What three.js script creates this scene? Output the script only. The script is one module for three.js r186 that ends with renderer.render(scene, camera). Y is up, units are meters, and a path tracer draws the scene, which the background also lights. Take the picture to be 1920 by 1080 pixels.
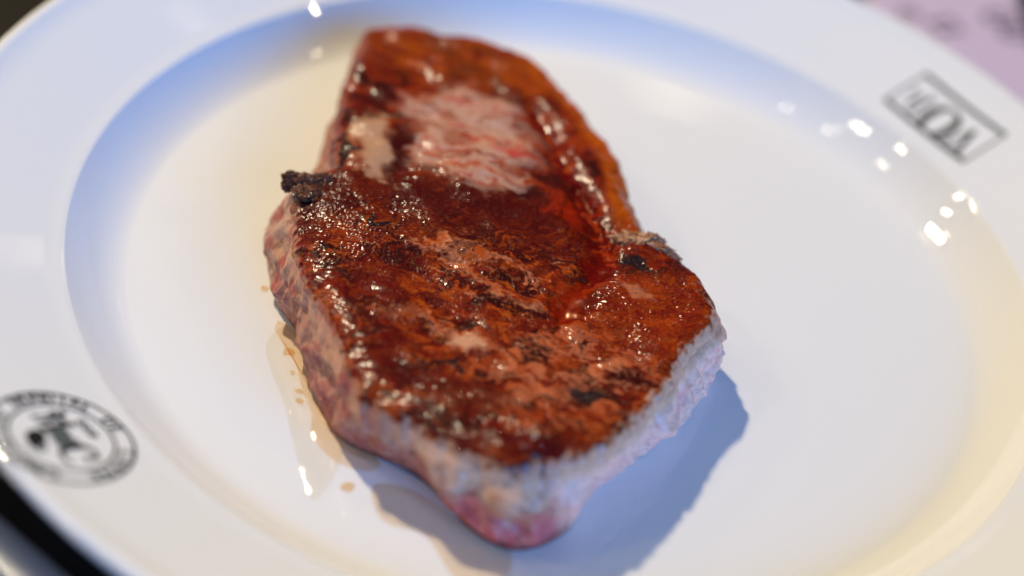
import * as THREE from 'three';
import { mergeGeometries } from 'three/addons/utils/BufferGeometryUtils.js';
import { RoundedBoxGeometry } from 'three/addons/geometries/RoundedBoxGeometry.js';
import { FontLoader } from 'three/addons/loaders/FontLoader.js';
import { RectAreaLightUniformsLib } from 'three/addons/lights/RectAreaLightUniformsLib.js';
import { createNoise3D } from 'simplex-noise';

// ---------- camera, surroundings, lights, exposure (1 unit = 1 metre; lists below are in millimetres, [right, away from the viewer]) ----------
const MM = 0.001;
const scene = new THREE.Scene();
scene.background = new THREE.Color(0.03, 0.029, 0.03);          // the dim room
const camera = new THREE.PerspectiveCamera(18, 16 / 9, 0.02, 20);
camera.position.set(-10.44 * MM, 275.14 * MM, 338.03 * MM);
camera.up.set(-0.197206, 0.75554, -0.624715);
camera.lookAt(-10.44 * MM, 275.14 * MM - 0.637229, 338.03 * MM - 0.770674);
camera.focus = 0.403;
camera.userData.fStop = 3.7;
const renderer = new THREE.WebGLRenderer({ antialias: true });
renderer.setSize(1024, 576);
renderer.toneMapping = THREE.LinearToneMapping;
renderer.toneMappingExposure = 1.02;
renderer.shadowMap.enabled = true;
RectAreaLightUniformsLib.init();

const numbered = (() => { const n = {}; return (s) => { const k = n[s] = (n[s] ?? -1) + 1; return k ? s + '_' + String(k).padStart(3, '0') : s; }; })();
function tag(o, label, category, group, kind) {
  Object.assign(o.userData, { label }, category && { category }, group && { group }, kind && { kind });
  return o;
}
function mesh(name, g, m, parent) {
  const o = new THREE.Mesh(g, m); o.name = parent === scene ? numbered(name) : name;
  o.castShadow = o.receiveShadow = true; parent.add(o); return o;
}
function thing(name, x, y, z) { const o = new THREE.Group(); o.name = numbered(name); o.position.set(x, y, z); scene.add(o); return o; }

const housing = new THREE.MeshStandardMaterial({ color: 0x0a0a0a, roughness: 0.5, metalness: 0.3 });
// a lamp head: dark box with a glowing face turned to the plate, and a light of that size just in front of it
function lamp(azimuth, elevation, distance, w, h, color, power, label) {
  const a = THREE.MathUtils.degToRad(azimuth), e = THREE.MathUtils.degToRad(elevation);
  const o = thing('spotlight', Math.sin(a) * Math.cos(e) * distance, Math.sin(e) * distance, -Math.cos(a) * Math.cos(e) * distance);
  o.lookAt(0, 0, 0);
  tag(o, label, 'spotlight');
  const box = mesh('lamp_housing', new RoundedBoxGeometry(w * 1.15, h * 1.15, 0.05, 2, 0.006), housing, o); box.position.z = -0.0275;
  const glow = mesh('lamp_face', new THREE.PlaneGeometry(w, h), new THREE.MeshStandardMaterial({ color: 0x222222, emissive: color, emissiveIntensity: Math.min(power, 12), roughness: 0.6 }), o);
  glow.castShadow = false; glow.position.z = 0.001;
  const l = new THREE.RectAreaLight(color, power, w, h); l.position.z = 0.004; l.lookAt(0, 0, 1); l.rotation.set(0, Math.PI, 0); o.add(l);
  return o;
}
const C = (r, g, b) => new THREE.Color().setRGB(r, g, b);
const WARM = C(1, 0.85, 0.585), WHITE = C(1, 0.86, 0.62), COOL = C(0.11, 0.38, 1);
lamp(-43, 50, 2.0, 0.085, 0.1, WARM, 1320, 'warm key spotlight hanging behind the plate to the left');
lamp(-69, 37, 2.0, 0.05, 0.09, WHITE, 120, 'narrow spotlight hanging low on the left');
lamp(-100, 45, 2.0, 0.13, 0.15, WHITE, 30, 'large square spotlight hanging left of the table');
lamp(-92, 37, 2.1, 0.1, 0.08, WHITE, 26, 'square spotlight left of the table, below the large one');
lamp(-78, 52, 2.1, 0.06, 0.11, WHITE, 34, 'upright spotlight left, between the key and the large square one');
lamp(-85, 62, 2.1, 0.05, 0.08, WHITE, 28, 'small spotlight high on the left');
lamp(-91, 68, 2.1, 0.05, 0.09, WHITE, 28, 'topmost spotlight high on the left');
lamp(-76, 28, 2.2, 0.06, 0.1, WHITE, 30, 'lowest spotlight of those on the left');
lamp(-94, 56, 2.2, 0.05, 0.06, WHITE, 20, 'faint spotlight above the large square one on the left');
lamp(-55, 44, 2.2, 0.05, 0.06, WHITE, 30, 'small spotlight just left of the key spotlight');
lamp(-20, 52, 2.2, 0.04, 0.04, WARM, 40, 'small warm spotlight right beside the key spotlight');
lamp(51, 60, 2.0, 0.05, 0.05, WARM, 45, 'warm spotlight hanging behind the plate to the right');
lamp(100, 35, 2.1, 0.05, 0.1, WARM, 130, 'warm upright spotlight low on the right');
lamp(14, 51, 2.1, 0.02, 0.06, WHITE, 2, 'slim spotlight behind the plate, right of centre');
lamp(5, 31, 2.2, 0.1, 0.01, WHITE, 5, 'wide flat spotlight low behind the plate');
{ // the blue daylight window in front, a little to the right
  const a = THREE.MathUtils.degToRad(142), e = THREE.MathUtils.degToRad(24), D = 1.7;
  const o = thing('window', Math.sin(a) * Math.cos(e) * D, Math.sin(e) * D, -Math.cos(a) * Math.cos(e) * D);
  o.lookAt(0, 0, 0); tag(o, 'bright blue daylight window in front of the plate to the right', 'window');
  mesh('frame', new RoundedBoxGeometry(1.36, 0.86, 0.04, 2, 0.008), housing, o).position.z = -0.024;
  const p = mesh('pane', new THREE.PlaneGeometry(1.3, 0.8), new THREE.MeshStandardMaterial({ color: 0x222222, emissive: COOL, emissiveIntensity: 5 }), o);
  p.castShadow = false; p.position.z = 0.001;
  const l = new THREE.RectAreaLight(COOL, 4.9, 1.3, 0.8); l.position.z = 0.004; l.rotation.set(0, Math.PI, 0); o.add(l);
}

// ---------- noise ----------
let seed = 7;
const rnd = () => { seed = (seed * 1664525 + 1013904223) >>> 0; return seed / 4294967296; };
const sn = createNoise3D(rnd);
const N = (x, y, z = 0) => sn(x, y, z);
const fbm = (x, y, z, o = 4) => { let s = 0, a = 0.5; for (let i = 0; i < o; i++) { s += a * sn(x, y, z + i * 7.3); x *= 2.03; y *= 2.03; z *= 2.03; a *= 0.5; } return s; };
const ridge = (x, y, z, o = 3) => { let s = 0, a = 0.6; for (let i = 0; i < o; i++) { s += a * (1 - Math.abs(sn(x, y, z + i * 3.1))); x *= 2.1; y *= 2.1; a *= 0.45; } return s; };
const clamp = (v, a = 0, b = 1) => Math.min(b, Math.max(a, v));
const ss = (a, b, v) => { const t = clamp((v - a) / (b - a)); return t * t * (3 - 2 * t); };
const lerp = (a, b, t) => a + (b - a) * t;
const mix = (c, d, t) => { c[0] += (d[0] - c[0]) * t; c[1] += (d[1] - c[1]) * t; c[2] += (d[2] - c[2]) * t; };
const segDist = (x, y, P) => {
  let best = 1e9;
  for (let i = 0; i + 1 < P.length; i++) {
    const [ax, ay] = P[i], bx = P[i + 1][0] - ax, by = P[i + 1][1] - ay, t = clamp(((x - ax) * bx + (y - ay) * by) / (bx * bx + by * by));
    best = Math.min(best, Math.hypot(x - ax - bx * t, y - ay - by * t));
  }
  return best;
};
const polyDist = (x, y, P) => {          // negative inside
  let inside = false;
  for (let i = 0, j = P.length - 1; i < P.length; j = i++) {
    if ((P[i][1] > y) !== (P[j][1] > y) && x < ((P[j][0] - P[i][0]) * (y - P[i][1])) / (P[j][1] - P[i][1]) + P[i][0]) inside = !inside;
  }
  const d = segDist(x, y, [...P, P[0]]);
  return inside ? -d : d;
};
const ell = (x, y, cx, cy, rx, ry, rot = 0) => { const c = Math.cos(rot), s = Math.sin(rot), u = ((x - cx) * c + (y - cy) * s) / rx, v = (-(x - cx) * s + (y - cy) * c) / ry; return Math.hypot(u, v); };

// ---------- the table and what lies on it ----------
const TABLE_Y = -8;
{
  const t = mesh('table', new RoundedBoxGeometry(1.6, 0.04, 1.2, 3, 0.006), new THREE.MeshPhysicalMaterial({ color: C(0.012, 0.0095, 0.008), roughness: 0.3, specularIntensity: 0.4 }), scene);
  t.position.set(0, TABLE_Y * MM - 0.02, -0.1);
  tag(t, 'dark brown black table top under the plate', undefined, undefined, 'structure');
}

// ---------- the plate ----------
const rimY = (r) => 10 + 0.35 * (r - 115);
let glazeY = rimY;
const plate = thing('plate', 0, TABLE_Y * MM, 0);
tag(plate, 'large round white glazed porcelain plate holding the steak', 'plate');
{
  const pts = [[0, 0]];
  for (let r = 20; r < 101; r += 8) pts.push([r, 0]);
  for (let k = 0; k <= 40; k++) { const t = k / 40; pts.push([101 + 13.5 * t, 10 * (0.1 * t + 0.9 * Math.pow(t, 1.9))]); }
  pts.push([114.62, 10.12], [114.8, 10.23], [115.05, 10.31], [115.4, 10.42], [116.2, 10.7]);
  for (let r = 117.5; r <= 141; r += 2) pts.push([r, rimY(r)]);
  pts.push([142, 19.8], [142.8, 20.4], [143.6, 20.8], [144.5, 21], [145.4, 20.9], [146.1, 20.5], [146.5, 19.9], [146.5, 19.1], [145.8, 18.4]);
  const face = pts.map((q) => [...q]);
  glazeY = (r) => { let k = 1; while (k < face.length - 5 && face[k][0] < r) k++; const [a, ya] = face[k - 1], [b, yb] = face[k]; return ya + (yb - ya) * (r - a) / (b - a); };
  const under = [];
  for (let r = 144; r >= 117; r -= 3) under.push([r, rimY(r) - 4.4]);
  pts.push(...under, [112, 3.5], [104, -1.8], [98, -4], [96, -7.6], [94.5, -8], [92.5, -7.8], [91, -4.4], [60, -4], [0, -4]);
  const g = new THREE.LatheGeometry(pts.map(([r, y]) => new THREE.Vector2(Math.max(r, 1e-4) * MM, (y - TABLE_Y) * MM)).reverse(), 360);
  const porcelain = new THREE.MeshPhysicalMaterial({ color: C(0.8, 0.79, 0.785), roughness: 0.6, specularIntensity: 0, clearcoat: 1, clearcoatRoughness: 0.015 });
  mesh('dish', g, porcelain, plate);
}
// flat print on the rim: outlines laid on the cone of the rim, a tenth of a millimetre proud. a runs along the rim, b towards the plate's centre
const ink = new THREE.MeshPhysicalMaterial({ color: C(0.009, 0.01, 0.01), roughness: 0.5, specularIntensity: 0.3, clearcoat: 0.5, clearcoatRoughness: 0.05, side: THREE.DoubleSide });
const greyInk = new THREE.MeshPhysicalMaterial({ color: C(0.1, 0.115, 0.115), roughness: 0.35, clearcoat: 0.7, clearcoatRoughness: 0.05, side: THREE.DoubleSide });
function printOn(name, gs, m, angle, r0, parent, label) {
  const g = mergeGeometries(gs.map((x) => { const y = x.index ? x.toNonIndexed() : x; for (const k of Object.keys(y.attributes)) if (k !== 'position') y.deleteAttribute(k); return y; }));
  const p = g.attributes.position, ca = Math.cos(angle), sa = Math.sin(angle);
  for (let i = 0; i < p.count; i++) {
    const a = p.getX(i), b = p.getY(i), rr = r0 - b;                      // seen from outside the rim, up is inwards
    const x = rr * ca + a * -sa, y = rr * sa + a * ca, r = Math.hypot(x, y);
    p.setXYZ(i, x * MM, (glazeY(r) + 0.1 - TABLE_Y) * MM, -y * MM);
  }
  g.computeVertexNormals();
  const n = g.attributes.normal; for (let i = 0; i < n.count; i++) if (n.getY(i) < 0) n.setXYZ(i, -n.getX(i), -n.getY(i), -n.getZ(i));
  const o = mesh(name, g, m, parent); if (label) o.userData.label = label; return o;
}
const loader = new FontLoader();
const serif = await loader.loadAsync('fonts/droid/droid_serif_bold.typeface.json');
const sans = await loader.loadAsync('fonts/droid/droid_sans_bold.typeface.json');
function glyph(font, ch, size, sx = 1) {                                  // centred on its own middle, baseline at -size/2
  const g = new THREE.ShapeGeometry(font.generateShapes(ch, size), 6); g.computeBoundingBox();
  const b = g.boundingBox; g.translate(-(b.min.x + b.max.x) / 2, -size * 0.36, 0); g.scale(sx, 1, 1); g.userData.w = (b.max.x - b.min.x) * sx; return g;
}
const bar = (x0, y0, x1, y1, w) => {
  const L = Math.hypot(x1 - x0, y1 - y0), g = new THREE.PlaneGeometry(L, w, Math.ceil(L / 2), 1);
  g.rotateZ(Math.atan2(y1 - y0, x1 - x0)); g.translate((x0 + x1) / 2, (y0 + y1) / 2, 0); return g;
};
const rad = THREE.MathUtils.degToRad;
{ // round emblem at the lower left
  const A = rad(-133.2), R = 131.6, gs = [];
  gs.push(new THREE.RingGeometry(13.6, 14.25, 96, 2), new THREE.RingGeometry(9.9, 10.5, 96, 1));
  const ringText = (s, mid, step) => [...s].forEach((ch, i) => {
    if (ch === ' ') return;
    const g = glyph(sans, ch, 2.9, 0.95), t = mid + (i - (s.length - 1) / 2) * step;      // degrees clockwise from the top
    g.translate(0, 12.05, 0); g.rotateZ(rad(-t)); gs.push(g);
  });
  ringText('MUNDIAL', -72, 11.2); ringText('DE', -8, 12); ringText('CARNE', 62, 13.5); ringText('CAMPEONATO', 176, 11);
  printOn('printed_ring', gs, ink, A, R, plate, 'black ring of lettering on the rim at the lower left');
  const word = [glyph(serif, 'M', 7.2, 0.62).translate(-5.1, 0, 0), glyph(serif, 'C', 7.6, 0.9).translate(5, -0.4, 0)];
  for (const [x, y] of [[-7.3, 2.1], [-4.6, 2.6], [-2.6, -2], [1.9, 2], [6.9, 1.6]]) word.push(new THREE.CircleGeometry(0.75, 16).translate(x, y, 0.0));
  printOn('printed_letters', word, ink, A, R, plate, 'black serif letters inside the round emblem');
  printOn('printed_letters', [bar(-2.8, 0.2, 2.5, -0.2, 4), bar(-2, 1.9, 1.4, 1.7, 0.8)], greyInk, A, R, plate, 'grey striped letter inside the round emblem');
  const small = [];
  for (const x of [-2, 0, 2]) { const c = new THREE.RingGeometry(0.35, 1, 18); c.scale(0.9, 1, 1); c.translate(x - 1.6, 6.4 + x * 0.1, 0.0); small.push(c); }
  printOn('printed_digits', small, ink, A, R, plate);
  const cut = new THREE.Shape();
  cut.moveTo(-3.4, -4.2); cut.bezierCurveTo(-3.6, -2.4, -0.6, -2.6, 0.6, -3.7); cut.bezierCurveTo(2.2, -4.3, 3.6, -4.6, 3.2, -6); cut.bezierCurveTo(2.6, -7.7, -3.2, -8.1, -3.4, -4.2);
  const hole = new THREE.Path(); hole.moveTo(0.9, -4.6); hole.bezierCurveTo(2, -4.8, 3, -5, 2.7, -5.7); hole.bezierCurveTo(2.2, -5.6, 1.2, -5.2, 0.9, -4.6); cut.holes.push(hole);
  printOn('printed_steak', [new THREE.ShapeGeometry(cut, 14)], ink, A, R, plate, 'small black picture of a steak inside the round emblem');
}
{ // framed logo at the upper right
  const A = rad(41.6), R = 127.4, f = [], w = [];
  f.push(bar(-15.6, 7.2, 15.6, 7.2, 1.4), bar(-15.6, -6.6, 15.6, -6.6, 1.4), bar(-15.3, -5.9, -15.3, 6.5, 0.6), bar(15.3, -5.9, 15.3, 6.5, 0.6));
  printOn('printed_frame', f, ink, A, R, plate, 'black rectangle printed round the logo at the upper right');
  w.push(glyph(serif, 'O', 11, 1.0).translate(-0.3, 0.6, 0), glyph(serif, 'V', 8.5, 0.85).translate(-9, 0.6, 0), glyph(serif, 'I', 8, 0.6).translate(7.4, 0.4, 0), glyph(serif, 'L', 5).translate(11.2, 1, 0));
  printOn('printed_letters', w, ink, A, R, plate, 'grey serif letters inside the printed rectangle');
}

// ---------- the steak ----------
const TOP = [[-61, 64], [-51.6, 70.2], [-38, 70], [-25.4, 68.2], [-14, 61.2], [-4.4, 50.3], [3.6, 38.2], [10.2, 26], [14.2, 12], [17.8, 1.4], [22.6, -4.2], [27.6, -8.9], [33, -15], [35.7, -21.4], [35.4, -28.4], [31.6, -35.9], [28, -45.8], [24, -56.3], [18.6, -66.8], [11.8, -76.6], [4.7, -81.3], [-0.9, -84.1], [-10.2, -83.1], [-18.2, -79.7], [-25.3, -76.3], [-34.6, -72.7], [-40.1, -64.5], [-45.9, -52.6], [-53.3, -42.4], [-57.4, -34.3], [-60.5, -25.4], [-62.3, -16], [-64, -6.6], [-58.2, 1.5], [-59.6, 13.5], [-60.7, 23.8], [-61.6, 40.5], [-61.2, 53.4]];
const FOOT = [[-62.4, 62], [-52, 71], [-38, 71], [-25, 69], [-13, 62], [-3.5, 51], [4.5, 39], [11.2, 26.6], [15.2, 12.5], [19, 2], [24.6, -3.6], [30.5, -7.5], [35.5, -13], [37.5, -20.5], [37, -24], [34.5, -32], [31, -42], [24, -52.5], [17, -61], [13, -70], [11, -78.5], [4.3, -85.7], [-2.1, -87.4], [-10.5, -83], [-17, -76], [-26, -70.5], [-38, -67], [-45, -60], [-52.2, -45], [-56.5, -35], [-62.2, -27.5], [-67.5, -15], [-69.5, -2], [-65.5, 8], [-64, 18], [-63.6, 28.5], [-63.3, 43], [-62.4, 54]];
const PALE_1 = [[-45.6, 33.7], [-33.7, 43], [-19.9, 41.9], [-13, 30], [-9.8, 19.6], [-16.2, 12.9], [-10.7, 10.4], [-18.6, 2.3], [-29, 4.2], [-38.5, 7.4], [-41.9, 19.7]];
const PALE_2 = [[-55.6, 19.5], [-49.4, 25.2], [-45.8, 16.1], [-43, 3.7], [-48.3, -1.4], [-53.1, 6.8]];
const JUICE = [[-14.4, 41.4], [-7.7, 29.5], [-1, 15.9], [4, 4.6], [7.3, -4.7], [9.2, -12.1], [6.4, -20.9], [3.4, -27.5], [1.8, -35.4]];
const POOL_A = [[-0.1, 14], [6.8, 1.4], [10.1, -7.8], [12, -15.2], [8.9, -22], [3.2, -19.9], [0.3, -9], [-3.4, 2.2]];
const POOL_B = [[-1.7, -25.3], [5.1, -20.3], [9.4, -27.5], [6, -35.9], [0.9, -37.5], [-2, -32.9]];
const STREAKS = [[[-29.2, -18.7], [-21.7, -27.9], [-12.7, -32.6], [-4.3, -33.7]], [[-24, -69], [-5.9, -67], [4.3, -59], [10.4, -52.2], [17.9, -44.8]], [[-9.6, -56.5], [-3.8, -47.9], [4.8, -41.7]], [[-37, -46], [-27, -44], [-18, -48], [-11, -52]], [[-34, -22], [-20, -21], [-6, -25]]];
const NU = 1600, NR = 250, NS = 84, NB = 8, NQ = 40, H = 21, CX = -14, CY = -9;
const curve = (P) => new THREE.CatmullRomCurve3(P.map(([x, y]) => new THREE.Vector3(x, y, 0)), true, 'centripetal');
const topCurve = curve(TOP), footCurve = curve(FOOT);
const inGroove = (x, y) => Math.exp(-Math.pow(segDist(x, y, JUICE) / 2.6, 2));
const grainAt = (x, y) => 0.4 + 0.5 * Math.exp(-Math.pow(ell(x, y, 7, 15, 5, 34, 0.5), 4)) + Math.exp(-Math.pow(ell(x, y, -50, -18, 13, 14), 2)) + 0.8 * Math.exp(-Math.pow(ell(x, y, 22, -30, 17, 13, 0.6), 2)) + 0.7 * Math.exp(-Math.pow(ell(x, y, -2, -74, 26, 9), 2)) + 0.5 * Math.exp(-Math.pow(ell(x, y, -38, 56, 26, 10), 2));
// surface relief of the top, millimetres
function relief(x, y) {
  const w = 3 * N(x / 18, y / 18, 4), g = inGroove(x + 0.3 * w, y);
  const pool = Math.max(ss(1.2, -1.2, polyDist(x + N(x / 3, y / 3, 1), y + N(x / 3, y / 3, 9), POOL_A)), ss(1.2, -1.2, polyDist(x + N(x / 3, y / 3, 2), y + N(x / 3, y / 3, 8), POOL_B)));
  let h = 1.1 * N(x / 38, y / 38, 0.3) + 0.6 * N(x / 14, y / 14, 2.1) + 0.16 * N(x / 7, y / 4.5, 5.5);
  h -= 1.15 * g;
  h += 0.7 * Math.exp(-Math.pow(ell(x, y, 6, 14, 5, 34, 0.5), 4));                                   // the raised strip along the far right edge
  const grain = clamp(grainAt(x, y), 0, 1.15);
  const fib = 0.07 * N(x / 5 + 0.4 * N(x / 9, y / 9, 3), y / 1.0, 3.3) + 0.03 * N(x / 2.2, y / 0.7, 6.1);
  const fine = 0.09 * N(x / 2.0, y / 1.7, 7.7) + 0.1 * N(x / 1.0, y / 0.95, 1.9);
  h += (1 - pool) * (1 - 0.8 * clamp(g)) * (fib + grain * fine + 0.012 * N(x / 0.8, y / 0.8, 2.9));
  h -= pool * 0.9;
  for (const s of STREAKS) { const d = segDist(x + N(x / 4, y / 4, 5), y + N(x / 4, y / 4, 6), s); if (d < 3) h += 0.2 * (1 - d / 3); }
  return h;
}
// the steak's own colours
function topColor(x, y, e) {
  const c = crust(x, y, e), m = (c[0] + c[1] + c[2]) / 3;
  const sat = ss(0.7, 0.92, (Math.max(...c) - Math.min(...c)) / Math.max(...c)); c[1] *= 1 - 0.29 * sat; c[0] *= 1 - 0.12 * sat;
  return c.map((v) => Math.max(0.0022, (m + (v - m) * (1 + 0.2 * ss(0.62, 0.88, (Math.max(...c) - Math.min(...c)) / Math.max(...c)))) * 0.94));
}
function crust(x, y, e) {        // e: millimetres in from the edge
  const wx = x + 2.2 * N(x / 9, y / 9, 11) + 0.9 * N(x / 3, y / 3, 12), wy = y + 2.2 * N(x / 9, y / 9, 13) + 0.9 * N(x / 3, y / 3, 14);
  const n1 = fbm(wx / 13, wy / 8, 1.5, 5), n2 = fbm(wx / 5, wy / 2.8, 8.5, 3), fib = N(wx / 6, wy / 0.8, 3.1);
  const c = [0.18, 0.026, 0.005];
  mix(c, [0.30, 0.066, 0.017], ss(-0.05, 0.45, n1 + 0.45 * n2));
  mix(c, [0.035, 0.005, 0.0025], ss(0.12, -0.35, n1 + 0.35 * n2 + 0.12 * fib));
  // fibres across the middle
  const mid = Math.exp(-Math.pow(ell(x, y, -22, -8, 36, 15), 4));
  mix(c, [0.075, 0.010, 0.003], mid * 0.75);
  mix(c, [0.50, 0.13, 0.035], mid * ss(0.62, 0.9, ridge(wx / 10, wy / 1.5 + 0.8 * n1, 2.2) - 0.1 + 0.12 * n2) * (0.55 + 0.5 * N(wx / 12, wy / 7, 23)));
  mix(c, [0.05, 0.006, 0.003], mid * ss(0.1, 0.6, N(wx / 8, wy / 1.3, 22)) * 0.7);
  // a net of pale fat in the nearer half
  const near = ss(-14, -26, y) * ss(-50, -36, x), net = ridge(wx / 11, wy / 5.5, 31.5, 3);
  mix(c, [0.60, 0.24, 0.10], near * ss(0.78, 1.0, net) * (0.3 + 0.45 * ss(-0.2, 0.4, n2)));
  for (const s of STREAKS) { const d = segDist(wx, wy, s); mix(c, [0.64, 0.26, 0.12], ss(2.4, 0.2, d + 2.6 * n2 + 1.5 * N(x / 1.6, y / 1.3, 35)) * (0.55 + 0.4 * N(wx / 6, wy / 6, 36))); }
  const net2 = ridge(x / 8 + 0.5 * n1, y / 4.6 + 0.5 * n2, 39.5, 3); mix(c, [0.70, 0.33, 0.17], ss(0.84, 1.0, net2) * 0.9 * ss(-10, -20, y) * ss(-52, -38, x) * ss(-0.35, 0.2, N(x / 16, y / 12, 40)));
  const mot = fbm(wx / 6.5, wy / 3.4, 37, 4) + 0.25 * N(x / 1.5, y / 1.1, 38); mix(c, [0.50, 0.15, 0.045], ss(0.13, 0.5, mot) * 0.7 * ss(-10, -22, y)); mix(c, [0.035, 0.005, 0.003], ss(0.05, -0.5, mot) * 0.5 * ss(-10, -22, y));
  mix(c, [0.56, 0.21, 0.095], Math.exp(-Math.pow(ell(x, y, 4, -54, 21, 15, 0.5), 4)) * ss(-0.15, 0.4, mot + 0.3 * N(wx / 9, wy / 2.2, 98)) * 0.75);
  mix(c, [0.64, 0.33, 0.2], ss(1.15, 0.5, ell(wx, wy, -18.1, -51.2, 4.2, 3.4)) * 0.9);
  mix(c, [0.56, 0.22, 0.1], ss(0.80, 0.98, ridge(wx / 15, wy / 1.9 + 0.6 * n1, 101, 2)) * ss(-4, -14, y) * ss(-0.3, 0.4, N(x / 11, y / 8, 102)) * 0.65);
  // far end: orange brown; the translucent strip along the far right edge
  mix(c, [0.40, 0.115, 0.02], ss(38, 50, y) * (0.55 + 0.4 * n1));
  mix(c, [0.14, 0.018, 0.005], ss(0.1, 0.5, N(wx / 12, wy / 5, 41)) * ss(36, 48, y) * 0.8);
  const strip = ss(9.5, 6, e + 1.5 * n2) * ss(-6, 6, y) * ss(-26, -14, x);
  mix(c, [0.50, 0.145, 0.02], strip * 0.9);
  mix(c, [0.62, 0.26, 0.08], strip * ss(0.15, 0.5, n2) * 0.5);
  // the grainy dark corner behind the charred tip
  mix(c, [0.07, 0.012, 0.009], ss(1.25, 0.5, ell(wx, wy, -57, -14, 7.5, 13, -0.15)) * (0.75 + 0.4 * n2));
  mix(c, [0.2, 0.03, 0.007], strip * ss(0.05, 0.5, N(wx / 4.5, wy / 5, 103)) * 0.6);
  // near right: reddish brown, grainy
  const nr = Math.exp(-Math.pow(ell(x, y, 22, -30, 15, 15, 0.6), 4));
  mix(c, [0.36, 0.075, 0.024], nr * 0.6); mix(c, [0.17, 0.018, 0.014], nr * ss(0.05, 0.4, N(wx / 4, wy / 3, 51)) * 0.7);
  // dark seared bands
  mix(c, [0.07, 0.008, 0.003], ss(1.2, 0.5, ell(wx, wy, -24, -3.5, 27, 6.5, 0.05)) * (0.6 + 0.5 * n1));
  mix(c, [0.05, 0.006, 0.003], ss(1.3, 0.5, ell(wx, wy, -42.5, 10, 3.2, 11)) * 0.95);
  mix(c, [0.06, 0.007, 0.003], ss(1.2, 0.5, ell(wx, wy, -53, 29.5, 5, 5)) * 0.85);
  mix(c, [0.10, 0.010, 0.003], ss(1.25, 0.5, ell(wx, wy, -39, -45, 9, 24, 0.25)) * (0.55 + 0.5 * n1));
  mix(c, [0.08, 0.008, 0.003], ss(1.25, 0.5, ell(wx, wy, -21, -66, 17, 6, -0.25)) * 0.75);
  mix(c, [0.09, 0.009, 0.003], ss(1.25, 0.5, ell(wx, wy, -6, -78, 16, 5, 0.1)) * 0.7);
  // the two patches the grill missed, pale with pink streaks
  const d1 = polyDist(wx, wy, PALE_1) + 2 * n2, d2 = polyDist(wx, wy, PALE_2) + 1.5 * n2;
  const pk = [0.55, 0.285, 0.195];
  mix(pk, [0.50, 0.12, 0.075], ss(0.02, 0.55, N(wx / 9, wy / 2.4, 61) + 0.6 * n2) * 0.8); mix(pk, [0.26, 0.06, 0.022], ss(0.15, 0.55, N(wx / 10, wy / 4, 62) - 0.4 * n2) * 0.6);
  mix(pk, [0.60, 0.35, 0.265], ss(0.2, 0.6, N(wx / 7, wy / 3, 63)) * 0.7);
  mix(c, pk, ss(3.6, -4.5, d1 + 1.5 * N(wx / 7, wy / 3, 64)) * 0.97); mix(c, [0.56, 0.3, 0.17], ss(2.4, -2.6, d2 + N(wx / 5, wy / 3, 65)) * 0.92);
  mix(c, [0.05, 0.006, 0.003], ss(1.35, 0.45, ell(wx, wy, -43, 12, 2.7, 12, 0.05)) * 0.85); mix(c, [0.10, 0.013, 0.004], ss(1.3, 0.5, ell(wx, wy, -27, 14, 9, 1.1, 0.25)) * 0.5);
  mix(c, [0.56, 0.10, 0.07], ss(1.4, 0.2, ell(wx, wy, -17.5, 20, 5.5, 2.6, -0.2)) * 0.8);
  mix(c, [0.45, 0.14, 0.05], ss(1.2, 0.5, ell(wx, wy, -24, 9, 12, 1.6)) * 0.5);
  // red juice in the seam
  mix(c, [0.15, 0.013, 0.003], Math.min(1, inGroove(wx, wy) * (0.85 + 0.7 * n2)));
  mix(c, [0.5, 0.13, 0.03], inGroove(wx, wy) * ss(0.2, 0.5, N(wx / 3, wy / 4, 97)) * 0.7);
  mix(c, [0.42, 0.065, 0.013], ss(1.2, 0.5, ell(wx, wy, -3.5, 3, 7, 4, -0.8)) * (0.6 + 0.5 * n2));
  mix(c, [0.36, 0.065, 0.016], ss(1.3, 0.2, ell(wx, wy, 1.5, -29, 6, 8)) * (0.6 + 0.6 * n2));
  mix(c, [0.16, 0.006, 0.003], ss(1.2, 0.4, ell(wx, wy, 7, -18, 6, 3.6, -0.4)) * 0.85);
  mix(c, [0.6, 0.26, 0.12], ss(1.2, 0.6, ell(wx, wy, 17, -23, 4, 2.4, -0.7)) * 0.6);
  // charred spots
  for (const [px, py, rx, ry, ro] of [[-55.6, 7, 2.2, 8, 0.15], [15.5, -13.8, 4.4, 1.7, -0.15], [8.6, -59, 4.6, 2, -0.35], [-61.5, -8.5, 5, 4, 0.4], [-44, -17.4, 3, 1, 0], [-20, -58, 2, 1.2, 0]]) mix(c, [0.012, 0.008, 0.011], ss(1.25, 0.55, ell(wx, wy, px, py, rx, ry, ro)) * 0.93);
  const speck = N(x / 1.3, y / 1.3, 71); mix(c, [0.04, 0.006, 0.004], ss(0.62, 0.8, speck) * 0.25); mix(c, [0.6, 0.28, 0.15], ss(0.68, 0.85, N(x / 1.1, y / 0.9, 73)) * 0.2);
  return c;
}
const cyc = (k, a, b) => (a <= b ? k >= a && k < b : k >= a || k < b);
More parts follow.
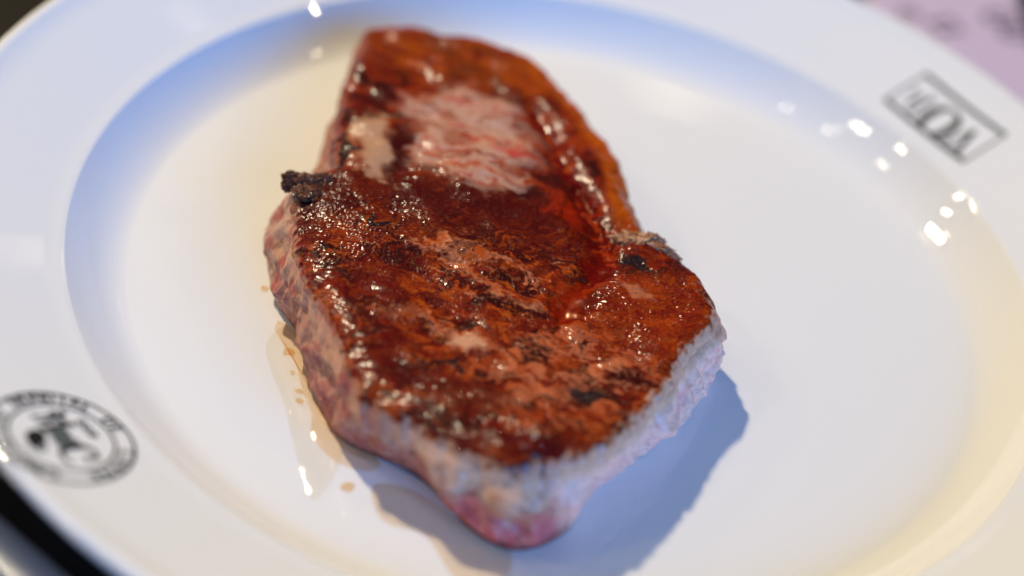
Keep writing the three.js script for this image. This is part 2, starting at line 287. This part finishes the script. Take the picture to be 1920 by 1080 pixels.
function sideColor(k, t, x, y, z) {   // k: place round the outline (index in TOP), t: 0 at the top edge, 1 at the plate
  const n = fbm(x / 9, y / 9, z / 4, 4), n2 = fbm(x / 3.2, y / 3.2, z / 2 + 9, 3), st = N(x / 10 + 0.4 * n, y / 10, z / 5 + 81);
  const c = [0.40, 0.19, 0.135];                                           // greyish pink cooked meat
  mix(c, [0.46, 0.25, 0.15], ss(0, 0.5, n)); mix(c, [0.36, 0.10, 0.095], ss(0.05, 0.5, n2 + 0.5 * st) * 0.75);
  const fat = ss(12.6, 13.6, k) * ss(20.6, 19.6, k);
  const front = ss(19.8, 20.6, k) * ss(25, 23.5, k), left = ss(24, 26, k) * ss(33.5, 32, k), back = Math.max(ss(33, 34, k), ss(12.5, 11.5, k));
  mix(c, [0.55, 0.115, 0.14], front * ss(0.35, 0.6, t + 0.25 * n) * 0.8); mix(c, [0.2, 0.035, 0.035], front * ss(0.72, 0.95, t + 0.2 * n2) * 0.8);
  mix(c, [0.68, 0.41, 0.27], front * ss(0.4, 0.15, t + 0.2 * n) * 0.85);
  mix(c, [0.54, 0.29, 0.2], left * ss(0.5, 0.1, t + 0.35 * n2) * 0.8); mix(c, [0.40, 0.14, 0.13], left * ss(0.4, 0.7, t + 0.3 * n) * 0.7);
  mix(c, [0.5, 0.3, 0.22], ss(29, 31, k) * ss(34, 33, k) * 0.7); mix(c, [0.23, 0.1, 0.06], ss(29.5, 30.4, k) * ss(32, 31, k) * ss(0.2, 0.5, N(k * 2, t * 3, 91)) * 0.8);
  const rim = ss(10, 13, k) > 0 && k < 14 ? 1 : 0;
  mix(c, [0.40, 0.12, 0.04], back * 0.8 * ss(0.9, 0.2, t)); mix(c, [0.18, 0.03, 0.01], back * ss(0.1, 0.5, n2) * 0.6);
  const f = [0.88, 0.56, 0.46]; mix(f, [0.80, 0.42, 0.36], ss(0.05, 0.5, n2 + 0.3 * st)); mix(f, [0.80, 0.46, 0.30], ss(0.14, 0.02, t));
  mix(c, f, fat * 0.95); mix(c, [0.5, 0.2, 0.1], rim * 0.4 * ss(0.4, 0.1, t));
  const seam = 1 - Math.abs(N(x / 7 + 0.5 * n, y / 7, z / 9 + 83)); mix(c, [0.20, 0.045, 0.035], ss(0.86, 0.97, seam) * 0.5 * (1 - 0.7 * fat)); mix(c, [0.62, 0.42, 0.3], ss(0.9, 0.98, 1 - Math.abs(N(x / 9, y / 9, z / 6 + 85))) * 0.35); mix(c, [0.36, 0.06, 0.055], ss(0.15, 0.55, N(x / 10, y / 10, z / 8 + 87)) * 0.7 * left);
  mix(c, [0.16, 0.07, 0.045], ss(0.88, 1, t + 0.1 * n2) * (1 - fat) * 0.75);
  return c;
}
const rowsAll = NR + 1 + NS + NB, pos = new Float32Array(rowsAll * NU * 3), col = new Float32Array(rowsAll * NU * 3), kOf = new Float32Array(NU);
const columns = [];
for (let i = 0; i < NU; i++) {
  const u = i / NU, T = topCurve.getPoint(u), F = footCurve.getPoint(u); kOf[i] = u * 38;
  const j = 0.7 * N(T.x / 5, T.y / 5, 33) + 0.12 * N(T.x / 2, T.y / 2, 34), q = Math.hypot(T.x - CX, T.y - CY);
  T.x += ((T.x - CX) / q) * j; T.y += ((T.y - CY) / q) * j;
  columns.push([T, F, q, (F.x - CX) / Math.hypot(F.x - CX, F.y - CY), (F.y - CY) / Math.hypot(F.x - CX, F.y - CY)]);
}
const ROUND = 4.2;                       // how far the shoulder drops
const put3 = (a, row, i, x, y, z) => { const o = (row * NU + i) * 3; a[o] = x; a[o + 1] = y; a[o + 2] = z; };
for (let i = 0; i < NU; i++) {
  const [T, F, q, nx, ny] = columns[i], k = kOf[i];
  const fat = ss(12.6, 13.6, k) * ss(20.6, 19.6, k), front = ss(20, 21, k) * ss(24.5, 23, k);
  for (let r = 0; r <= NR; r++) {
    const phi = (r - NR + NQ) / NQ * Math.PI * 0.46, e = r <= NR - NQ ? lerp(q, 7, r / (NR - NQ)) : 7 * (1 - Math.sin(phi) / Math.sin(Math.PI * 0.46));
    const s = 1 - e / q, x = lerp(CX, T.x, s), y = lerp(CY, T.y, s), drop = r <= NR - NQ ? 0 : ROUND * (1 - Math.cos(phi));
    const ux = x + nx * drop, uy = y + ny * drop;
    put3(pos, r, i, x, y, H + relief(ux, uy) * ss(-2.5, 3, e) - drop);
    const c = topColor(ux, uy, e); const w = ss(2.4 - 1.5 * Math.max(front, k > 22 && k < 31 ? 1 : 0), 0.2 - 1.3 * Math.max(front, k > 22 && k < 31 ? 1 : 0), e - 0.22 * drop + 1.1 * N(ux / 2.5, uy / 2.5, 77) + 0.7 * N(ux / 6, uy / 6, 78)), edge = (fat > 0.3 || front > 0.3 || (k > 24 && k < 31) ? 0.85 : 0.25); mix(c, sideColor(k, 0.02, x, y, H), w * edge); mix(c, [0.46, 0.17, 0.065], 4 * w * (1 - w) * 0.55 * (0.6 + 0.6 * N(ux / 3, uy / 3, 79)));
    put3(col, r, i, ...c);
  }
  const h0 = H - ROUND * (1 - Math.cos(Math.PI * 0.46));
  for (let r = 1; r <= NS; r++) {
    const t = r / NS, bulge = (1.4 + 1.8 * front + 1.2 * fat - 1.1 * ss(32, 33.2, k) * ss(37, 36, k)) * Math.sin(Math.PI * Math.pow(t, 0.8)) * (1 + 0.5 * N(k * 0.8, t * 1.5, 3));
    const X = lerp(T.x, F.x, t), Y = lerp(T.y, F.y, t), Z = t * H;
    let d = 1.5 * N(X / 13, Y / 13, Z / 10 + 17) + 0.65 * N(X / 6, Y / 6, Z / 4.5 + 18) + 0.3 * (1 - 2 * Math.abs(N(X / 6, Y / 6, Z / 8 + 16))) + 0.13 * N(X / 2.4, Y / 2.4, Z / 2.4 + 19) + 0.06 * N(X / 1.1, Y / 1.1, Z / 1.1 + 20);
    d += fat * (0.8 * Math.abs(N(X / 5, Y / 5, Z / 8 + 29)) + 0.2 * N(X / 1.6, Y / 1.6, Z / 2 + 30));
    d *= Math.sin(Math.PI * clamp(t * 0.94 + 0.03));
    const x = lerp(T.x, F.x, ss(0, 1, t) * 0.5 + t * 0.5) + nx * (bulge + d), y = lerp(T.y, F.y, ss(0, 1, t) * 0.5 + t * 0.5) + ny * (bulge + d), z = lerp(h0, 0.25, t) + 0.25 * N(k * 3, t * 4, 23) * Math.sin(Math.PI * t);
    put3(pos, NR + r, i, x, y, z); put3(col, NR + r, i, ...sideColor(k, t, x, y, z));
  }
  for (let r = 1; r <= NB; r++) { const t = r / NB; put3(pos, NR + NS + r, i, lerp(F.x, CX, t), lerp(F.y, CY, t), 0.2); put3(col, NR + NS + r, i, 0.2, 0.08, 0.05); }
}
for (let i = 0; i < pos.length; i += 3) { const y = pos[i + 1]; pos[i] *= MM; pos[i + 1] = pos[i + 2] * MM; pos[i + 2] = -y * MM; }
const index = (r0, r1, want) => {
  const out = [];
  for (let r = r0; r < r1; r++) for (let i = 0; i < NU; i++) {
    if (want && !want(kOf[i])) continue;
    const j = (i + 1) % NU, a = r * NU + i, b = r * NU + j, c = a + NU, d = b + NU;
    if (r > 0) out.push(a, c, b); out.push(b, c, d);
  }
  return out;
};
const whole = new THREE.BufferGeometry();
whole.setAttribute('position', new THREE.BufferAttribute(pos, 3)); whole.setIndex(index(0, rowsAll - 1)); whole.computeVertexNormals();
const nor = whole.attributes.normal.array;
for (let i = 0; i < NU; i++) { nor[i * 3] = 0; nor[i * 3 + 1] = 1; nor[i * 3 + 2] = 0; }
function piece(idx) {
  const map = new Map(), p = [], n = [], c = [], out = new Uint32Array(idx.length);
  idx.forEach((v, k) => {
    let m = map.get(v);
    if (m === undefined) { m = map.size; map.set(v, m); for (let q = 0; q < 3; q++) { p.push(pos[v * 3 + q]); n.push(nor[v * 3 + q]); c.push(col[v * 3 + q]); } }
    out[k] = m;
  });
  const g = new THREE.BufferGeometry();
  g.setAttribute('position', new THREE.Float32BufferAttribute(p, 3)); g.setAttribute('normal', new THREE.Float32BufferAttribute(n, 3)); g.setAttribute('color', new THREE.Float32BufferAttribute(c, 3));
  g.setIndex(new THREE.BufferAttribute(out, 1)); return g;
}
const wet = (over) => new THREE.MeshPhysicalMaterial({ vertexColors: true, roughness: 0.62, specularIntensity: 0.05, clearcoat: 0.5, clearcoatRoughness: 0.2, ...over });
const steak = thing('steak', 0, 0, 0);
tag(steak, 'thick grilled steak with brown seared top and white fat edge on the white plate', 'steak');
mesh('seared_crust', piece(index(0, NR)), wet(), steak).userData.label = 'glossy reddish brown seared top of the steak with two pale patches';
mesh('fat_edge', piece(index(NR, NR + NS, (k) => cyc(k, 13.1, 20.1))), wet({ clearcoatRoughness: 0.2 }), steak).userData.label = 'pinkish white strip of fat along the near right side';
mesh('meat_side', piece(index(NR, rowsAll - 1, (k) => !cyc(k, 13.1, 20.1))), wet({ clearcoat: 0.4 }), steak).userData.label = 'pink and grey brown cut sides of the steak';
mesh('fat_edge', piece(index(NR + NS, rowsAll - 1, (k) => cyc(k, 13.1, 20.1))), wet(), steak);

// beads of melted fat on the crust and its edges: too many to count
{
  const cap = new THREE.SphereGeometry(1, 14, 5, 0, Math.PI * 2, 0, rad(38)); cap.translate(0, -Math.cos(rad(38)), 0); cap.scale(1 / Math.sin(rad(38)), 1 / Math.sin(rad(38)), 1 / Math.sin(rad(38)));
  const places = [], up = new THREE.Vector3(0, 1, 0), q = new THREE.Quaternion(), n = new THREE.Vector3();
  for (let k = 0; k < 60000 && places.length < 2200; k++) {
    const onSide = rnd() < 0.16, r = onSide ? NR + Math.floor(rnd() * NS * 0.85) : Math.floor(Math.sqrt(rnd()) * NR), i = Math.floor(rnd() * NU), v = (r * NU + i) * 3;
    const x = pos[v] / MM, y = -pos[v + 2] / MM, dens = onSide ? (kOf[i] > 12 && kOf[i] < 33 ? 0.3 : 0.12) : 0.045 + 0.36 * (grainAt(x, y) - 0.4) * (0.5 + 1.2 * N(x / 4, y / 4, 95));
    if (rnd() > dens) continue;
    n.set(nor[v], nor[v + 1], nor[v + 2]); q.setFromUnitVectors(up, n);
    const size = 0.14 + (0.42 + 0.35 * ss(-45, -70, y) + 0.3 * ss(30, 50, y)) * Math.pow(rnd(), 2.4), flat = 0.75 + 0.5 * rnd();
    places.push(new THREE.Matrix4().compose(new THREE.Vector3(pos[v], pos[v + 1], pos[v + 2]).addScaledVector(n, -0.02 * MM), q, new THREE.Vector3(size * MM, size * flat * MM, size * (0.8 + 0.4 * rnd()) * MM)));
  }
  const beads = new THREE.InstancedMesh(cap, new THREE.MeshPhysicalMaterial({ color: C(0.97, 0.9, 0.82), roughness: 0.06, transmission: 1, thickness: 0, ior: 1.5 }), places.length);
  places.forEach((m4, k) => beads.setMatrixAt(k, m4));
  beads.name = 'fat_beads'; beads.userData.kind = 'stuff'; beads.userData.label = 'tiny glossy beads of melted fat on the crust'; beads.castShadow = beads.receiveShadow = true; steak.add(beads);
}

// lumps that stand out of the outline: the charred tip at the left, the frayed gristle at the right
function lump(cx, cy, cz, sx, sy, sz, amp, freq, colour, sd) {
  const g = new THREE.IcosahedronGeometry(1, 28), p = g.attributes.position, c = new Float32Array(p.count * 3);
  for (let i = 0; i < p.count; i++) {
    const x = p.getX(i), y = p.getY(i), z = p.getZ(i), d = 1 + amp * fbm(x * freq + sd, y * freq, z * freq, 4) + 0.09 * N(x * 6, y * 6, z * 6 + sd) + 0.05 * N(x * 12, y * 12, z * 12 + sd);
    p.setXYZ(i, (cx + x * d * sx) * MM, (cz + z * d * sz) * MM, -(cy + y * d * sy) * MM);
    c.set(colour(fbm(x * 2.5 + sd, y * 2.5, z * 2.5, 4), z), i * 3);
  }
  g.setAttribute('color', new THREE.BufferAttribute(c, 3)); g.deleteAttribute('uv');
  return g;
}
const { mergeVertices } = await import('three/addons/utils/BufferGeometryUtils.js');
const smooth = (g) => { g.deleteAttribute('normal'); const m = mergeVertices(g, 1e-7); m.computeVertexNormals(); return m; };
const charC = (n) => { const c = [0.055, 0.019, 0.013]; mix(c, [0.18, 0.045, 0.015], ss(-0.1, 0.35, n)); return c; };
const frayC = (n) => { const c = [0.38, 0.17, 0.08]; mix(c, [0.58, 0.36, 0.22], ss(0.05, 0.45, n)); mix(c, [0.13, 0.035, 0.015], ss(-0.05, -0.4, n)); return c; };
mesh('charred_tip', smooth(mergeGeometries([lump(-64.8, -6.6, 20.3, 2.5, 1.7, 1.5, 0.35, 1.5, charC, 1), lump(-62.2, -7, 20.5, 3.2, 2.3, 1.4, 0.35, 1.4, charC, 5), lump(-60.4, -10, 20.2, 3.4, 3.4, 1.1, 0.35, 1.5, charC, 9), lump(-65.6, -8.4, 19.4, 1.4, 1.5, 1.7, 0.35, 1.5, charC, 13), lump(-58, -4.4, 20.3, 2.4, 1.6, 0.9, 0.35, 1.5, charC, 15)])), wet(), steak).userData.label = 'black charred tip sticking out at the left of the steak';
mesh('gristle_flap', smooth(mergeGeometries([lump(15, -5.6, 20.5, 4.6, 3.6, 1.6, 0.45, 1.6, frayC, 21), lump(20.8, -6.6, 20.3, 4.4, 1.9, 1.6, 0.5, 1.7, frayC, 25), lump(18.8, -3.2, 20.4, 3.2, 1.9, 1.5, 0.5, 1.7, frayC, 29), lump(23.8, -7.6, 19.9, 2.4, 1.3, 1.3, 0.5, 1.7, frayC, 33), lump(20, -9.8, 20.2, 5.2, 1.6, 1.1, 0.4, 1.6, frayC, 31)])), wet({ clearcoat: 0.25, clearcoatRoughness: 0.3 }), steak).userData.label = 'frayed tan flap of gristle at the right of the steak';
// red juice lying in the hollows of the top
const juiceMat = new THREE.MeshPhysicalMaterial({ color: C(0.95, 0.76, 0.62), roughness: 0.03, transmission: 1, thickness: 0, ior: 1.36, side: THREE.DoubleSide });
function pool(P, level, inset) {
  const sh = new THREE.Shape(new THREE.CatmullRomCurve3(P.map(([x, y]) => new THREE.Vector3(x, y, 0)), true).getPoints(90).map((v) => new THREE.Vector2(v.x, v.y)));
  const g = new THREE.ShapeGeometry(sh), p = g.attributes.position;
  for (let i = 0; i < p.count; i++) p.setXYZ(i, p.getX(i) * MM, (level) * MM, -p.getY(i) * MM);
  g.computeVertexNormals(); return g;
}
const levelOf = (P) => H + P.reduce((s, [x, y]) => s + relief(x, y), 0) / P.length;
mesh('juice_pool', pool(POOL_A, levelOf(POOL_A) - 0.25), juiceMat, steak).userData.label = 'longer red juice pool in the seam of the steak';
mesh('juice_pool', pool(POOL_B, levelOf(POOL_B) - 0.2), juiceMat, steak).userData.label = 'smaller red juice pool near the middle of the steak';

// ---------- juice on the plate ----------
function dome(P, height, warp) {
  const c = P.reduce((s, q) => [s[0] + q[0] / P.length, s[1] + q[1] / P.length], [0, 0]);
  const cv = new THREE.CatmullRomCurve3(P.map(([x, y]) => new THREE.Vector3(x, y, 0)), true), n = 160, m = 14, p = [], ix = [];
  for (let r = 0; r <= m; r++) for (let i = 0; i < n; i++) {
    const s = r / m, v = cv.getPoint(i / n), x = lerp(c[0], v.x, s), y = lerp(c[1], v.y, s);
    p.push(x * MM, (0.03 + height * Math.pow(1 - Math.pow(s, 6), 0.6) * (1 + warp * N(x / 7, y / 7, 5))) * MM, -y * MM);
  }
  for (let r = 0; r < m; r++) for (let i = 0; i < n; i++) { const j = (i + 1) % n, a = r * n + i, b = r * n + j; if (r) ix.push(a, a + n, b); ix.push(b, a + n, b + n); }
  const g = new THREE.BufferGeometry(); g.setAttribute('position', new THREE.Float32BufferAttribute(p, 3)); g.setIndex(ix); g.computeVertexNormals(); return g;
}
const broth = (r, g, b) => new THREE.MeshPhysicalMaterial({ color: C(r, g, b), roughness: 0.04, transmission: 1, thickness: 0, ior: 1.36 });
tag(mesh('juice_puddle', dome([[-61.5, -41], [-58.3, -33.8], [-52, -40], [-45, -58], [-38.7, -68], [-39.5, -80], [-41.5, -84.5], [-46.4, -75.7], [-53.2, -59.6]], 0.22, 0.5), broth(0.985, 0.965, 0.92), scene), 'thin clear juice film on the plate along the left side of the steak', 'juice');
tag(mesh('juice_puddle', dome([[-60.5, -33], [-55, -37], [-50, -50], [-44, -62], [-37, -69.5], [-30, -70.5], [-32, -73.2], [-39.5, -72.5], [-45.8, -66], [-47.3, -60], [-50.4, -54], [-53.8, -46], [-56.8, -41], [-60.8, -36]], 0.2, 0.5), broth(0.97, 0.88, 0.77), scene), 'narrow amber juice seeping along the foot of the left side', 'juice');
tag(mesh('juice_puddle', dome([[-30.5, -77], [-23.1, -76], [-9.3, -83.4], [0, -88], [-1.2, -97], [-9.5, -97.6], [-17.9, -88], [-27, -86]], 0.2, 0.4), broth(0.95, 0.87, 0.77), scene), 'pale brown juice puddle on the plate below the front of the steak', 'juice');
const dropMat = broth(0.95, 0.81, 0.62);
[[-35.2, -79.1, 1.5, 'lone amber juice drop on the plate below the left puddle'], [-56.3, -42.5, 1.3, 'amber juice drop highest in the film left of the steak'], [-51.3, -54.3, 0.9, 'small amber drop in the middle of the juice film'], [-53.9, -48.9, 0.7, 'tiny amber drop between two larger ones in the juice film'], [-50.4, -57.2, 0.8, 'amber drop lowest in the juice film left of the steak'], [-66.3, -23.2, 0.9, 'faint amber drop beside the widest part of the left side']]
  .forEach(([x, y, r, label]) => {
    const P = []; for (let k = 0; k < 9; k++) { const a = (k / 9) * Math.PI * 2, q = r * (1 + 0.5 * N(x + k * 0.6, y, 3)); P.push([x + Math.cos(a) * q, y + Math.sin(a) * q * 0.9]); }
    const o = mesh('juice_drop', dome(P, 0.22, 0.1), dropMat, scene); if (r < 1.35) o.position.y = 0.2 * MM; tag(o, label, 'juice drop', 'juice drops on the plate');
  });

[[27.5, -47.4, 'closest to the corner where the fat edge hangs down'], [33.2, -44.6, 'farther right, towards the tip of the shadow'], [26.8, -63.3, 'upper one of the close pair low in the shadow'], [24.2, -66.5, 'lower one of the close pair low in the shadow'], [38, -49, 'rightmost, near the outer edge of the shadow'], [30.5, -57, 'alone in the middle of the shadow']].forEach(([x, y, where]) => {
  const P = []; for (let a = 0; a < 7; a++) P.push([x + Math.cos(a * 0.8976) * (0.3 + 0.12 * rnd()), y + Math.sin(a * 0.8976) * (0.3 + 0.12 * rnd())]);
  tag(mesh('oil_speck', dome(P, 0.16, 0), broth(0.98, 0.96, 0.92), scene), 'tiny clear oil speck ' + where, 'oil speck', 'oil specks in the shadow of the steak');
});

// ---------- things at the edge of the picture ----------
{ // lilac card with grey print behind the plate
  const o = thing('printed_card', 108 * MM, TABLE_Y * MM, -182 * MM); tag(o, 'lilac printed card lying on the dark table behind the plate', 'card');
  o.rotation.y = rad(4);
  const g = new RoundedBoxGeometry(52 * MM, 0.8 * MM, 120 * MM, 2, 0.3 * MM); g.translate(0, 0.4 * MM, 0);
  mesh('sheet', g, new THREE.MeshStandardMaterial({ color: C(0.58, 0.46, 0.6), roughness: 0.5 }), o);
  const print = new THREE.MeshStandardMaterial({ color: C(0.12, 0.09, 0.12), roughness: 0.6, side: THREE.DoubleSide });
  const line = (s, size, x, z) => { const sh = new THREE.ShapeGeometry(sans.generateShapes(s, size), 3); sh.computeBoundingBox(); sh.translate(-sh.boundingBox.max.x / 2, -size / 2, 0); sh.rotateX(-Math.PI / 2); sh.rotateY(rad(-62)); sh.scale(MM, MM, MM); sh.translate(x * MM, 0.86 * MM, z * MM); return sh; };
  mesh('printed_text', mergeGeometries([line('00', 12, 20, 2), line('II', 10, -1.5, 9), line('o', 9, -12, 4)]), print, o);
}
{ // polished handle at the lower left corner
  const o = thing('knife', -92.5 * MM, TABLE_Y * MM, 112.5 * MM); tag(o, 'polished steel knife handle on the dark table at the lower left corner', 'knife');
  o.rotation.y = rad(-33);
  const g = new THREE.CapsuleGeometry(5.2 * MM, 90 * MM, 12, 36); g.rotateZ(Math.PI / 2); g.scale(1, 0.55, 1); g.translate(0, 2.9 * MM, 0);
  mesh('handle', g, new THREE.MeshPhysicalMaterial({ color: C(0.62, 0.62, 0.64), metalness: 0.75, roughness: 0.38, clearcoat: 0.6, clearcoatRoughness: 0.08 }), o);
}
scene.traverse((o) => { if (o.isLight) o.castShadow = !o.isRectAreaLight; });
renderer.render(scene, camera);
